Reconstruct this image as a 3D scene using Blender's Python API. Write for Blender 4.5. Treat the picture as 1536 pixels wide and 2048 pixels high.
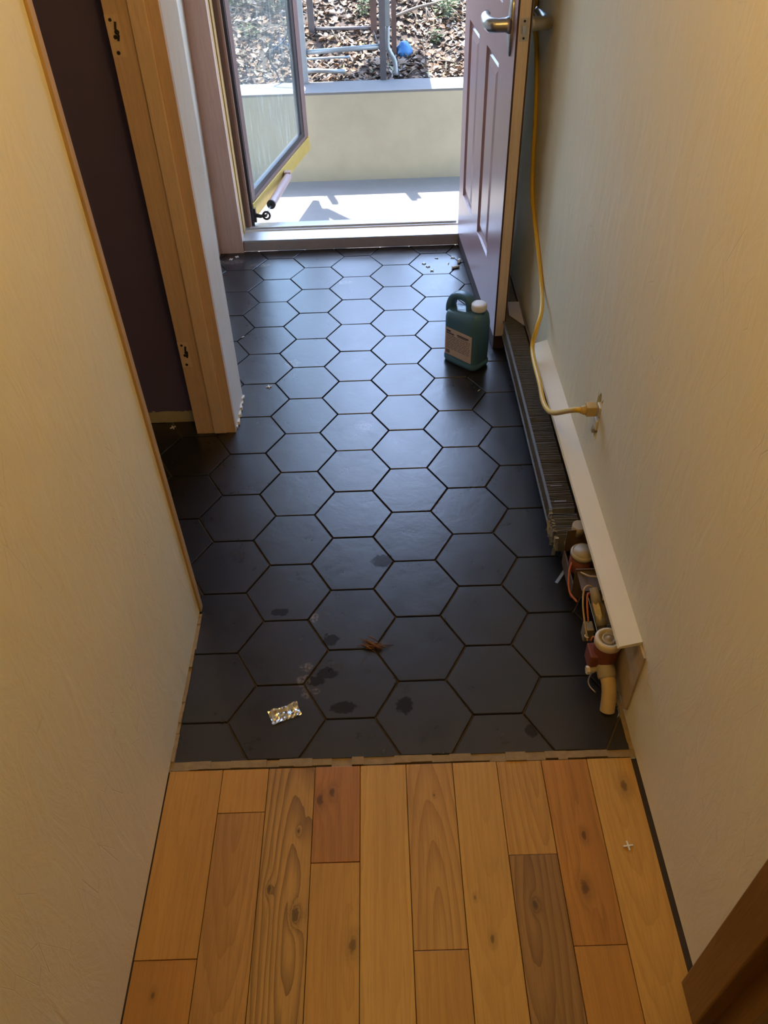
import bpy, bmesh, math, random
from mathutils import Vector, Matrix, noise as mnoise
random.seed(7)
S = bpy.context.scene
COL = S.collection
for o in list(bpy.data.objects):
    bpy.data.objects.remove(o)

# ------------------------------------------------------------------ camera
FPX = 1599.73
CP = Vector((.1058638, -3.284225, 1.6590374))
PIT, YAW, ROL = .7546949, -.0072467, -.0373778
_f = Vector((math.sin(YAW)*math.cos(PIT), math.cos(YAW)*math.cos(PIT), -math.sin(PIT)))
_r = Vector((math.cos(YAW), -math.sin(YAW), 0))
_u = _r.cross(_f)
CR = math.cos(ROL)*_r + math.sin(ROL)*_u
CU = -math.sin(ROL)*_r + math.cos(ROL)*_u
cam = bpy.data.cameras.new('camera')
cam.sensor_fit = 'VERTICAL'; cam.sensor_height = 36; cam.sensor_width = 27
cam.lens = FPX/2048*36
cam.clip_start = .02; cam.clip_end = 200
camo = bpy.data.objects.new('camera', cam); COL.objects.link(camo)
m = Matrix((CR, CU, -_f)).transposed().to_4x4(); m.translation = CP
camo.matrix_world = m
S.camera = camo
S.view_settings.view_transform = 'Standard'
S.view_settings.look = 'None'
S.view_settings.gamma = 1
S.view_settings.use_curve_mapping = False
S.view_settings.exposure = 0.0

# ------------------------------------------------------------------ sky, sun
SUND = Vector((.13, -.46, -1)).normalized()          # travel direction of the sunlight
W = bpy.data.worlds.new('sky'); S.world = W; W.use_nodes = True
nt = W.node_tree; nt.nodes.clear()
sky = nt.nodes.new('ShaderNodeTexSky'); sky.sky_type = 'NISHITA'; sky.sun_disc = False
sky.sun_elevation = math.asin(-SUND.z); sky.sun_rotation = math.atan2(-SUND.x, -SUND.y)
sky.air_density = 1.0; sky.dust_density = 0.6; sky.ozone_density = 1.0
bg = nt.nodes.new('ShaderNodeBackground'); bg.inputs[1].default_value = 1.65
wo = nt.nodes.new('ShaderNodeOutputWorld')
nt.links.new(sky.outputs[0], bg.inputs[0]); nt.links.new(bg.outputs[0], wo.inputs[0])
sl = bpy.data.lights.new('sun', 'SUN'); sl.energy = 20.0; sl.angle = math.radians(.6); sl.color = (1, .95, .88)
so = bpy.data.objects.new('sun', sl); COL.objects.link(so)
so.rotation_euler = SUND.to_track_quat('-Z', 'Y').to_euler()

# ------------------------------------------------------------------ pixel helpers (photo frame 1536 x 2048)
def ray(x, y): return _f + CR*((x-768)/FPX) - CU*((y-1024)/FPX)
def onz(x, y, z=0.): d = ray(x, y); return CP + d*((z-CP.z)/d.z)
def onx(x, y, X): d = ray(x, y); return CP + d*((X-CP.x)/d.x)
def ony(x, y, Y): d = ray(x, y); return CP + d*((Y-CP.y)/d.y)

# ------------------------------------------------------------------ mesh helpers
class MB:
    def __init__(s): s.v = []; s.f = []; s.mi = []; s.sm = []
    def add(s, vs, fs, mi=0, smooth=False):
        b = len(s.v); s.v += [tuple(p) for p in vs]
        for q in fs: s.f.append([b+i for i in q]); s.mi.append(mi); s.sm.append(smooth)
        return s
    def box(s, x0, x1, y0, y1, z0, z1, mi=0, M=None):
        vs = [Vector((x, y, z)) for z in (z0, z1) for y in (y0, y1) for x in (x0, x1)]
        if M: vs = [M @ p for p in vs]
        return s.add(vs, [(0,2,3,1),(4,5,7,6),(0,1,5,4),(2,6,7,3),(0,4,6,2),(1,3,7,5)], mi)
    def prism(s, poly, z0, z1, mi=0, M=None):
        n = len(poly)
        vs = [Vector((p[0], p[1], z0)) for p in poly] + [Vector((p[0], p[1], z1)) for p in poly]
        if M: vs = [M @ p for p in vs]
        fs = [tuple(range(n-1, -1, -1)), tuple(range(n, 2*n))] + [(i, (i+1) % n, n+(i+1) % n, n+i) for i in range(n)]
        return s.add(vs, fs, mi)
    def tube(s, pts, r, n=10, mi=0, closed=False, smooth=True):
        pts = [Vector(p) for p in pts]; k = len(pts)
        rs = r if isinstance(r, (list, tuple)) else [r]*k
        rings = []; up = None
        for i, p in enumerate(pts):
            if closed: t = pts[(i+1) % k]-pts[i-1]
            else: t = pts[min(i+1, k-1)]-pts[max(i-1, 0)]
            t = t.normalized() if t.length else Vector((0, 0, 1))
            if up is None:
                up = Vector((0, 0, 1)) if abs(t.z) < .9 else Vector((1, 0, 0))
            a = (up - t*up.dot(t)); a = a.normalized() if a.length > 1e-6 else t.orthogonal().normalized()
            up = a; b = t.cross(a)
            rings.append([p + (a*math.cos(2*math.pi*j/n) + b*math.sin(2*math.pi*j/n))*rs[i] for j in range(n)])
        vs = [q for R in rings for q in R]; fs = []
        for i in range(k if closed else k-1):
            i2 = (i+1) % k
            for j in range(n): fs.append((i*n+j, i*n+(j+1) % n, i2*n+(j+1) % n, i2*n+j))
        s.add(vs, fs, mi, smooth)
        if not closed:
            b0 = len(s.v)-len(vs)
            s.f.append([b0+j for j in range(n)][::-1]); s.mi.append(mi); s.sm.append(False)
            s.f.append([b0+(k-1)*n+j for j in range(n)]); s.mi.append(mi); s.sm.append(False)
        return s
    def lathe(s, prof, n=24, mi=0, M=None, smooth=True):
        vs = [Vector((r*math.cos(2*math.pi*j/n), r*math.sin(2*math.pi*j/n), z)) for r, z in prof for j in range(n)]
        if M: vs = [M @ p for p in vs]
        fs = [(i*n+j, i*n+(j+1) % n, (i+1)*n+(j+1) % n, (i+1)*n+j) for i in range(len(prof)-1) for j in range(n)]
        s.add(vs, fs, mi, smooth)
        b0 = len(s.v)-len(vs); k = len(prof)
        s.f.append([b0+j for j in range(n)][::-1]); s.mi.append(mi); s.sm.append(False)
        s.f.append([b0+(k-1)*n+j for j in range(n)]); s.mi.append(mi); s.sm.append(False)
        return s
    def mesh(s, name, mats):
        me = bpy.data.meshes.new(name); me.from_pydata(s.v, [], s.f)
        for mt in (mats if isinstance(mats, (list, tuple)) else [mats]): me.materials.append(mt)
        me.polygons.foreach_set('material_index', s.mi); me.polygons.foreach_set('use_smooth', s.sm)
        me.update(); return me
    def build(s, name, mats, parent=None, bevel=0, **kw):
        o = bpy.data.objects.new(name, s.mesh(name, mats)); COL.objects.link(o)
        if parent:
            o.parent = parent
            o.matrix_parent_inverse = parent.matrix_basis.inverted()
        if bevel:
            b = o.modifiers.new('bevel', 'BEVEL'); b.width = bevel; b.segments = 2; b.limit_method = 'ANGLE'
        return tag(o, **kw)
def tag(o, label=None, cat=None, group=None, kind=None):
    if label: o['label'] = label
    if cat: o['category'] = cat
    if group: o['group'] = group
    if kind: o['kind'] = kind
    return o
def empty(name, loc, rz=0, **kw):
    o = bpy.data.objects.new(name, None); COL.objects.link(o); o.location = loc; o.rotation_euler = (0, 0, rz)
    o.empty_display_size = .05
    return tag(o, **kw)
def curve_pts(pts, per=8):
    """Catmull-Rom through the points"""
    P = [Vector(p) for p in pts]; P = [2*P[0]-P[1]] + P + [2*P[-1]-P[-2]]; out = []
    for i in range(1, len(P)-2):
        a, b, c, d = P[i-1:i+3]
        for k in range(per):
            t = k/per
            out.append(.5*((2*b) + (c-a)*t + (2*a-5*b+4*c-d)*t*t + (-a+3*b-3*c+d)*t**3))
    out.append(P[-2]); return out

# ------------------------------------------------------------------ materials
class NT:
    def __init__(s, name):
        s.m = bpy.data.materials.new(name); s.m.use_nodes = True; s.t = s.m.node_tree
        s.b = s.t.nodes['Principled BSDF']
    def n(s, typ, ins=None, **kw):
        nd = s.t.nodes.new(typ)
        for k, v in kw.items(): setattr(nd, k, v)
        for k, v in (ins or {}).items():
            if hasattr(v, 'is_output') or isinstance(v, bpy.types.NodeSocket): s.t.links.new(v, nd.inputs[k])
            else: nd.inputs[k].default_value = v
        return nd
    def set(s, k, v):
        if isinstance(v, bpy.types.NodeSocket): s.t.links.new(v, s.b.inputs[k])
        else: s.b.inputs[k].default_value = v
    def coord(s, kind='Object', scale=(1, 1, 1), loc=(0, 0, 0), rot=(0, 0, 0)):
        if kind == 'Position': src = s.n('ShaderNodeNewGeometry').outputs['Position']
        else: src = s.n('ShaderNodeTexCoord').outputs[kind]
        return s.n('ShaderNodeMapping', {'Vector': src, 'Scale': scale, 'Location': loc, 'Rotation': rot}).outputs[0]
    def noise(s, vec, scale=5, detail=4, rough=.5, dist=0):
        return s.n('ShaderNodeTexNoise', {'Vector': vec, 'Scale': scale, 'Detail': detail, 'Roughness': rough, 'Distortion': dist}).outputs[0]
    def ramp(s, fac, stops):
        r = s.n('ShaderNodeValToRGB', {'Fac': fac}); e = r.color_ramp.elements
        while len(e) < len(stops): e.new(.5)
        for q, (p, c) in zip(e, stops):
            q.position = p; q.color = (c, c, c, 1) if not isinstance(c, tuple) else (*c, 1)
        return r.outputs[0]
    def mix(s, fac, a, b, mode='MIX'):
        nd = s.n('ShaderNodeMix', data_type='RGBA', blend_type=mode)
        for k, v in ((0, fac), (6, a), (7, b)):
            if isinstance(v, bpy.types.NodeSocket): s.t.links.new(v, nd.inputs[k])
            else: nd.inputs[k].default_value = (*v, 1) if isinstance(v, tuple) and len(v) == 3 else v
        return nd.outputs[2]
    def math(s, op, a, b=0., clamp=False):
        nd = s.n('ShaderNodeMath', operation=op, use_clamp=clamp)
        for k, v in ((0, a), (1, b)):
            if isinstance(v, bpy.types.NodeSocket): s.t.links.new(v, nd.inputs[k])
            else: nd.inputs[k].default_value = v
        return nd.outputs[0]
    def bump(s, h, strength=.3, dist=.01):
        nd = s.n('ShaderNodeBump', {'Height': h, 'Strength': strength, 'Distance': dist})
        s.t.links.new(nd.outputs[0], s.b.inputs['Normal'])

def simple(name, col, rough=.5, metal=0, var=.15, scale=30, bump=0, spec=.5, kind='Object', aniso=(1, 1, 1)):
    k = NT(name); v = k.coord(kind, aniso)
    nz = k.noise(v, scale, 5, .6)
    dark = tuple(c*(1-var) for c in col); lite = tuple(min(1, c*(1+var)) for c in col)
    k.set('Base Color', k.mix(nz, dark, lite)); k.set('Roughness', rough); k.set('Metallic', metal)
    k.set('Specular IOR Level', spec)
    if bump: k.bump(nz, bump, .004)
    return k.m

def plaster(name, col, rough=.55):
    k = NT(name)
    v = k.coord('Position'); v2 = k.coord('Position', (1, 1, .35))
    big = k.noise(v, 2.2, 3); trow = k.noise(v2, 14, 6, .62, .6); fine = k.noise(v, 120, 3)
    c = k.mix(big, tuple(q*.94 for q in col), tuple(min(1, q*1.04) for q in col))
    vor = k.n('ShaderNodeTexVoronoi', {'Vector': k.coord('Position', (9, 9, 1.6), rot=(.35, .3, .2)), 'Scale': 3.2, 'Randomness': 1.}, feature='DISTANCE_TO_EDGE').outputs[0]
    scr = k.math('MULTIPLY', k.ramp(vor, [(0, 1.), (.012, 0.)]), k.ramp(k.noise(v, 5, 2), [(.52, 0.), (.6, 1.)]))
    c = k.mix(k.math('MULTIPLY', scr, .35), c, tuple(q*.6 for q in col))
    k.set('Base Color', c); k.set('Roughness', k.ramp(trow, [(.3, rough-.1), (.7, rough+.12)]))
    h = k.math('ADD', k.math('MULTIPLY', k.ramp(trow, [(.42, 0.), (.6, 1.)]), .7), k.math('MULTIPLY', fine, .12))
    h = k.math('SUBTRACT', h, k.math('MULTIPLY', scr, .5))
    k.bump(h, .22, .004)
    return k.m

def wood(name, base, dark, seed, fig=.5, axis='y', rough=.38, knots=(), dirt=.12, ring=9., cath=None):
    """plank with grain along axis, cathedral figure (rings about cath = world (x, y)), knots at world (x, y)"""
    k = NT(name); rnd = random.Random(seed)
    off = (rnd.uniform(-5, 5), rnd.uniform(-5, 5), rnd.uniform(-5, 5))
    st = {'y': (1, .10, 1), 'z': (1, 1, .10), 'x': (.1, 1, 1)}[axis]
    v = k.coord('Position', st, off); vw = k.coord('Position')
    def vm(op, a_, b_): return k.n('ShaderNodeVectorMath', {0: a_, 1: b_}, operation=op).outputs[0]
    def comb(x_, y_): return k.n('ShaderNodeCombineXYZ', {0: x_, 1: y_, 2: 0.}).outputs[0]
    dist = k.math('SUBTRACT', k.noise(v, 6, 4, .6), .5)
    if cath:
        g = vm('MULTIPLY', vm('SUBTRACT', vw, (cath[0], cath[1], 0)), (1, .13, 0))
    else: g = v
    g = vm('ADD', g, comb(k.math('MULTIPLY', dist, .07 if cath else .16), k.math('MULTIPLY', dist, .03)))
    core = None
    for (kx, ky, kr) in knots:
        d = vm('MULTIPLY', vm('SUBTRACT', vw, (kx, ky, 0)), (1, .5, 0))
        ln = k.n('ShaderNodeVectorMath', {0: d}, operation='LENGTH').outputs[1]
        ln = k.math('ADD', ln, k.math('MULTIPLY', k.math('SUBTRACT', k.noise(vw, 110, 3, .6), .5), kr*.9))
        e = k.math('DIVIDE', kr*kr*4, k.math('ADD', k.math('MULTIPLY', ln, ln), kr*kr))
        g = vm('ADD', g, comb(k.math('MULTIPLY', e, .012), k.math('MULTIPLY', e, .006)))
        q = k.ramp(k.math('DIVIDE', ln, kr*2.6), [(0, 1.), (.22, .9), (.34, .35), (1., 0.)])
        core = q if core is None else k.math('MAXIMUM', core, q)
    wv = k.n('ShaderNodeTexWave', {'Vector': g, 'Scale': ring*(2.6 if cath else 1.7), 'Distortion': 1.2, 'Detail': 3., 'Detail Scale': 2.}, wave_type='RINGS' if cath else 'BANDS', wave_profile='SAW')
    if cath: wv.rings_direction = 'Z'
    else: wv.bands_direction = 'X' if axis != 'x' else 'Y'
    wv = wv.outputs[1]
    fst = tuple(q*(1 if q == 1 else .28) for q in st)
    fine = k.noise(k.coord('Position', fst, off), 240, 4, .65); pore = k.noise(k.coord('Position', fst, off), 620, 2, .6)
    broad = k.noise(v, 10, 3)
    c = k.mix(k.ramp(broad, [(.35, 0.), (.7, 1.)]), base, tuple(a_*.58+b_*.42 for a_, b_ in zip(base, dark)))
    c = k.mix(k.math('MULTIPLY', k.ramp(wv, [(.35, 0.), (.86, .7), (1., 1.)]), fig), c, dark)
    c = k.mix(k.math('MULTIPLY', k.ramp(fine, [(.48, 0.), (.72, 1.)]), .38), c, tuple(q*.72 for q in dark))
    c = k.mix(k.math('MULTIPLY', k.ramp(pore, [(.58, 0.), (.7, 1.)]), .25), c, tuple(q*.5 for q in dark))
    if dirt: c = k.mix(k.math('MULTIPLY', k.ramp(k.noise(vw, 6, 4), [(.5, 0.), (.8, 1.)]), dirt), c, tuple(q*.5 for q in dark))
    if core is not None: c = k.mix(k.math('MULTIPLY', core, .85), c, tuple(q*.25 for q in dark))
    k.set('Base Color', c); k.set('Roughness', k.ramp(fine, [(.2, rough-.06), (.8, rough+.1)]))
    k.bump(k.math('ADD', fine, k.math('MULTIPLY', wv, .4)), .06, .002)
    return k.m

def tile_mat():
    k = NT('slate_tile'); v = k.coord('Position')
    rnd = k.n('ShaderNodeObjectInfo').outputs['Random']
    n1 = k.noise(v, 11, 6, .62, .4); n2 = k.noise(v, 70, 4, .6); n3 = k.noise(v, 3.1, 4)
    c = k.mix(n1, (.008, .008, .010), (.018, .017, .019))
    c = k.mix(k.math('MULTIPLY', rnd, .35), c, (.024, .022, .024))
    # pale dust and scuffs
    dust = k.math('MULTIPLY', k.ramp(n2, [(.6, 0.), (.72, 1.)]), k.ramp(n3, [(.5, 0.), (.66, .12)]))
    c = k.mix(dust, c, (.16, .15, .14))
    rough = k.math('ADD', k.math('MULTIPLY', n1, .12), .23)
    # dried drips and wet marks on the near tiles; thinset smears
    def spot(px, py, ax, ay, wob=.006):
        p = onz(px, py)
        d = k.n('ShaderNodeVectorMath', {0: k.n('ShaderNodeVectorMath', {0: v, 1: (p.x, p.y, 0)}, operation='SUBTRACT').outputs[0], 1: (1/ax, 1/ay, 0)}, operation='MULTIPLY').outputs[0]
        ln = k.n('ShaderNodeVectorMath', {0: d}, operation='LENGTH').outputs[1]
        ln = k.math('ADD', ln, k.math('MULTIPLY', k.math('SUBTRACT', k.noise(v, 60, 3), .5), 1.3))
        return k.ramp(ln, [(.8, 1.), (1., 0.)])
    wet = None
    for a in ((661, 1280, .016, .016), (655, 1347, .022, .014), (628, 1362, .022, .012), (688, 1415, .026, .014), (810, 1411, .015, .02), (765, 1122, .026, .02), (560, 1225, .02, .01), (1062, 1462, .012, .014)):
        s_ = spot(a[0], a[1], a[2]*1.35, a[3]*1.35); wet = s_ if wet is None else k.math('MAXIMUM', wet, s_)
    c = k.mix(k.math('MULTIPLY', wet, .6), c, (.012, .009, .008))
    smear = None
    for a in ((612, 1335, .018, .014), (606, 1362, .02, .018), (612, 1385, .013, .02), (633, 1383, .012, .01), (630, 1235, .012, .02), (727, 852, .035, .03), (585, 727, .03, .03), (460, 524, .07, .03), (520, 530, .05, .02), (690, 565, .04, .02)):
        s_ = spot(*a); smear = s_ if smear is None else k.math('MAXIMUM', smear, s_)
    c = k.mix(k.math('MULTIPLY', k.math('MULTIPLY', smear, k.ramp(k.noise(v, 120, 3), [(.42, 0.), (.6, 1.)])), .55), c, (.26, .22, .18))
    foot = k.math('MULTIPLY', k.ramp(k.noise(v, 26, 3, .55, .5), [(.56, 0.), (.66, 1.)]), k.ramp(n3, [(.4, 0.), (.55, 1.)]))
    rough = k.math('ADD', rough, k.math('MULTIPLY', foot, .03))
    k.set('Base Color', c); k.set('Roughness', rough)
    k.set('IOR', 1.75); k.set('Specular IOR Level', k.math('SUBTRACT', .5, k.math('MULTIPLY', wet, .32)))
    h = k.math('ADD', k.math('MULTIPLY', n1, .8), k.math('MULTIPLY', n2, .12))
    k.bump(h, .16, .006)
    return k.m

M = {}
M['plaster'] = plaster('cream_plaster', (.82, .76, .57))
M['plaster_r'] = M['plaster']
M['drywall'] = plaster('white_drywall', (.78, .73, .63))
M['ceiling'] = simple('ceiling_white', (.7, .67, .6), .8)
M['purple'] = simple('purple_paint', (.125, .095, .20), .6, var=.06, scale=8, bump=.05)
M['unpainted'] = simple('bare_wall_strip', (.46, .38, .25), .8, var=.2)
M['tile'] = tile_mat()
M['mortar'] = simple('thinset_bed', (.13, .095, .07), .9, var=.5, scale=60, bump=.6)
M['mortar_edge'] = simple('mortar_edge', (.30, .21, .10), .85, var=.45, scale=45, bump=.5, kind='Position')
M['gap'] = simple('dark_subfloor', (.045, .028, .015), .9, var=.3)
M['jamb'] = wood('jamb_pine', (.72, .50, .35), (.58, .37, .23), 3, .25, 'z', .5, dirt=.2, ring=5)
M['stop'] = wood('stop_pine', (.78, .57, .41), (.66, .45, .30), 9, .2, 'z', .5, dirt=.1, ring=5)
M['pine'] = wood('casing_pine', (.62, .43, .36), (.50, .31, .24), 5, .2, 'z', .6, dirt=.15, ring=4)
M['pine_y'] = wood('yellow_pine', (.62, .42, .18), (.42, .25, .09), 6, .25, 'z', .5)
M['edge_strip'] = wood('corner_board', (.52, .34, .15), (.36, .21, .09), 8, .3, 'z', .6)
M['trim_dark'] = wood('varnished_casing', (.22, .105, .03), (.12, .05, .015), 11, .35, 'z', .35)
M['door'] = simple('cherry_door_skin', (.40, .25, .26), .30, var=.12, scale=18, kind='Position', aniso=(4, 4, .4), bump=.03)
M['door_edge'] = wood('door_edge_wood', (.74, .60, .46), (.62, .47, .33), 15, .2, 'z', .6)
M['door_dark'] = simple('door_dark_border', (.06, .025, .022), .5)
M['sweep'] = simple('door_shoe', (.05, .028, .026), .6, spec=.2)
M['door_back'] = simple('door_bounce_paint', (.62, .6, .54), .6)
M['nickel'] = simple('satin_nickel', (.50, .50, .50), .30, 1., var=.06)
M['plate'] = simple('latch_plate_metal', (.55, .5, .42), .4, .9)
M['holes'] = simple('dark_hole', (.015, .012, .01), .8)
M['alu'] = simple('aluminium_sill', (.62, .64, .66), .38, .7, var=.08)
M['riser'] = simple('sill_riser', (.34, .30, .30), .6, var=.25, scale=14)
M['brown'] = simple('brown_frame_paint', (.16, .095, .09), .42, var=.12)
M['pink'] = simple('pink_lit_edge', (.45, .30, .25), .5)
M['blackbar'] = simple('dark_frame_bar', (.035, .03, .035), .4)
M['gold'] = simple('gold_kick_rail', (.62, .45, .13), .35, .55, var=.2, scale=24)
M['closer'] = simple('closer_tube', (.42, .30, .29), .4, .2, var=.2, scale=40)
M['steel'] = simple('steel', (.42, .41, .4), .35, 1.)
M['concrete'] = simple('patio_concrete', (.26, .257, .255), .85, var=.12, scale=9, bump=.1, kind='Position')
M['retain'] = simple('retaining_concrete', (.41, .365, .265), .9, var=.14, scale=7, bump=.2, kind='Position')
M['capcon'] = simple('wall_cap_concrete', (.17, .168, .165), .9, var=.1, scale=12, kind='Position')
M['soil'] = simple('hill_soil', (.07, .052, .04), .95, var=.5, scale=22, bump=.6, kind='Position')
M['siding'] = simple('house_siding', (.45, .40, .34), .8)
for i, c in enumerate([(.42, .27, .17), (.50, .36, .25), (.34, .19, .11), (.60, .50, .40), (.52, .30, .16), (.28, .19, .14), (.55, .49, .45), (.36, .36, .20)]):
    M['leaf%d' % i] = simple('dry_leaf_%d' % i, tuple(q*.5 for q in c), .75, var=.3)
M['green'] = simple('green_foliage', (.085, .115, .045), .7, var=.4)
M['twig'] = simple('twig_bark', (.2, .165, .13), .85, var=.3)
M['rack'] = simple('weathered_rack_metal', (.12, .11, .12), .5, .3, var=.25)
M['rack_lite'] = simple('galvanised_tube', (.30, .33, .35), .45, .4, var=.1)
M['rack_rust'] = simple('rusty_leg', (.11, .065, .055), .7, var=.3)
M['sunlit_post'] = simple('sunlit_post_metal', (.3, .32, .34), .5)  # paler than the other legs, its sunlit side put into the colour
M['tarp'] = simple('blue_tarp', (.04, .17, .42), .45, var=.35, scale=60, bump=.5)
M['cable'] = simple('black_cable', (.03, .03, .035), .5)
M['boards'] = wood('grey_table_boards', (.3, .27, .24), (.2, .17, .14), 21, .3, 'x', .8)
M['cream_metal'] = simple('cream_enamel', (.72, .66, .48), .45, var=.05, scale=8)
M['cream_dirty'] = simple('stained_enamel', (.46, .36, .23), .6, var=.35, scale=24)
M['fin'] = simple('dusty_fin', (.26, .24, .21), .55, .5, var=.35, scale=40)
M['fin_bent'] = simple('bent_fin', (.42, .41, .38), .45, .7, var=.3, scale=60)
M['rail'] = simple('fin_rail', (.20, .20, .20), .5, .6)
M['brass'] = simple('dirty_brass', (.42, .35, .22), .45, .6, var=.3, scale=50)
M['red'] = simple('red_enamel', (.22, .06, .035), .5, var=.4, scale=40)
M['bracket'] = simple('brown_bracket', (.17, .12, .085), .55, .4, var=.3)
M['cap_tan'] = simple('valve_cap', (.42, .36, .26), .5, var=.12)
M['ring'] = simple('cream_ring', (.70, .60, .42), .5, var=.15)
M['pipe'] = simple('taped_pipe', (.60, .43, .20), .6, var=.25, scale=30, bump=.3)
M['wire_y'] = simple('tan_wire', (.48, .34, .16), .5)
M['wire_r'] = simple('orange_wire', (.50, .13, .04), .5)
M['jug'] = simple('teal_plastic', (.07, .165, .25), .3, var=.1)
M['cap'] = simple('white_cap', (.80, .78, .76), .4, var=.04)
M['label'] = simple('paper_label', (.62, .50, .45), .55, var=.08)
M['ink'] = simple('label_ink', (.06, .06, .10), .6)
M['cord'] = simple('yellow_cord', (.72, .47, .055), .4, var=.1)
M['plug'] = simple('dirty_yellow_plug', (.52, .37, .12), .5, var=.2)
M['recept'] = simple('ivory_receptacle', (.72, .62, .42), .45, var=.1)
M['foil'] = simple('crumpled_foil', (.75, .77, .8), .18, 1., var=.1, scale=60, bump=.4)
M['spacer'] = simple('white_spacer', (.80, .78, .74), .5, var=.05)
M['debris'] = simple('dead_leaf_fibre', (.19, .085, .04), .8, var=.4)
M['blue_strip'] = simple('blue_plastic', (.32, .42, .62), .3)
gl = NT('door_glass'); gl.set('Base Color', (.93, .97, .96, 1)); gl.set('Roughness', .02); gl.set('IOR', 1.45)
_v = gl.coord('Object', (18, 18, 1.3)); _n = gl.noise(_v, 4, 4, .6)
_tr = gl.n('ShaderNodeBsdfTransparent', {'Color': (.86, .90, .89, 1)}); _df = gl.n('ShaderNodeBsdfDiffuse', {'Color': (.75, .78, .78, 1)}); _gs = gl.n('ShaderNodeBsdfGlossy', {'Roughness': .03})
_a = gl.n('ShaderNodeMixShader', {0: gl.math('ADD', gl.math('MULTIPLY', gl.ramp(_n, [(.5, 0.), (.75, 1.)]), .22), .07), 1: _tr.outputs[0], 2: _df.outputs[0]})
_fr = gl.n('ShaderNodeFresnel', {'IOR': 1.4})
_bf = gl.math('MULTIPLY', _fr.outputs[0], gl.math('SUBTRACT', 1., gl.n('ShaderNodeNewGeometry').outputs['Backfacing']))
_b = gl.n('ShaderNodeMixShader', {0: _bf, 1: _a.outputs[0], 2: _gs.outputs[0]})
gl.t.links.new(_b.outputs[0], gl.t.nodes['Material Output'].inputs['Surface'])
M['glass'] = gl.m

# ------------------------------------------------------------------ setting: floor of hexagon tiles
TF = .203; TS = TF/math.sqrt(3); GAP = .0042
XR = .648; XL = -.410
fb = MB()
fb.box(-.66, .66, -2.352, .30, -.05, -.0075)
fb.box(-1.70, -.66, -2.352, -1.03, -.05, -.0075)
floor = fb.build('floor', M['mortar'], label='floor of black slate hexagon tiles with open dark joints', cat='floor', kind='structure')
em = MB()
random.seed(3)
x = -.43
while x < .648:
    w = random.uniform(.02, .05); zt = random.uniform(-.003, .002)
    em.box(x, min(x+w, .648), -2.354+random.uniform(-.002, .003), -2.3345, -.0074, zt); x += w
x = -2.335
while x < -1.90:
    w = random.uniform(.015, .04); em.box(-.4145, -.4005-random.uniform(0, .004), x, min(x+w, -1.90), -.0074, random.uniform(-.003, .006)); x += w
x = -2.335
while x < -2.20:
    w = random.uniform(.015, .04); em.box(.636+random.uniform(0, .004), .6478, x, x+w, -.0074, random.uniform(-.005, .002)); x += w
em.build('mortar_edge', M['mortar_edge'], floor, kind='stuff')

def clip(poly, nx, ny, d):
    out = []; n = len(poly)
    for i in range(n):
        a, b = poly[i], poly[(i+1) % n]
        da, db = nx*a[0]+ny*a[1]-d, nx*b[0]+ny*b[1]-d
        if da <= 0: out.append(a)
        if (da < 0 < db) or (db < 0 < da):
            t = da/(da-db); out.append((a[0]+(b[0]-a[0])*t, a[1]+(b[1]-a[1])*t))
    q = []
    for p in out:
        if not q or (abs(p[0]-q[-1][0])+abs(p[1]-q[-1][1])) > 1e-4: q.append(p)
    if len(q) > 1 and abs(q[0][0]-q[-1][0])+abs(q[0][1]-q[-1][1]) < 1e-4: q.pop()
    return q
def inset(poly, d):
    n = len(poly); out = poly
    for i in range(n):
        a, b = poly[i], poly[(i+1) % n]; ex, ey = b[0]-a[0], b[1]-a[1]; L = math.hypot(ex, ey)
        nx, ny = ey/L, -ex/L                       # outward for CCW
        out = clip(out, nx, ny, nx*a[0]+ny*a[1]-d)
        if len(out) < 3: return None
    return out
def tile_mesh(poly, name):
    """slightly pillowed slab with an eased arris"""
    n = len(poly); t1 = inset(poly, .0013)
    if not t1 or len(t1) != n:
        cx = sum(p[0] for p in poly)/n; cy = sum(p[1] for p in poly)/n
        t1 = [(cx+(p[0]-cx)*.985, cy+(p[1]-cy)*.985) for p in poly]
    else:
        # align start vertex
        k = min(range(n), key=lambda i: (t1[i][0]-poly[0][0])**2+(t1[i][1]-poly[0][1])**2); t1 = t1[k:]+t1[:k]
    b = MB(); vs = [(p[0], p[1], -.0074) for p in poly]+[(p[0], p[1], -.0012) for p in poly]+[(p[0], p[1], 0) for p in t1]
    fs = [tuple(range(2*n, 3*n)), tuple(range(n-1, -1, -1))]
    for r in (0, 1):
        for i in range(n): fs.append((r*n+i, r*n+(i+1) % n, (r+1)*n+(i+1) % n, (r+1)*n+i))
    b.add(vs, fs); return b.mesh(name, M['tile'])
HEX = [(TS*math.cos(math.radians(60*i)), TS*math.sin(math.radians(60*i))) for i in range(6)]
HEXI = inset(HEX, GAP/2)
full = tile_mesh(HEXI, 'tile')
random.seed(11)
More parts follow.
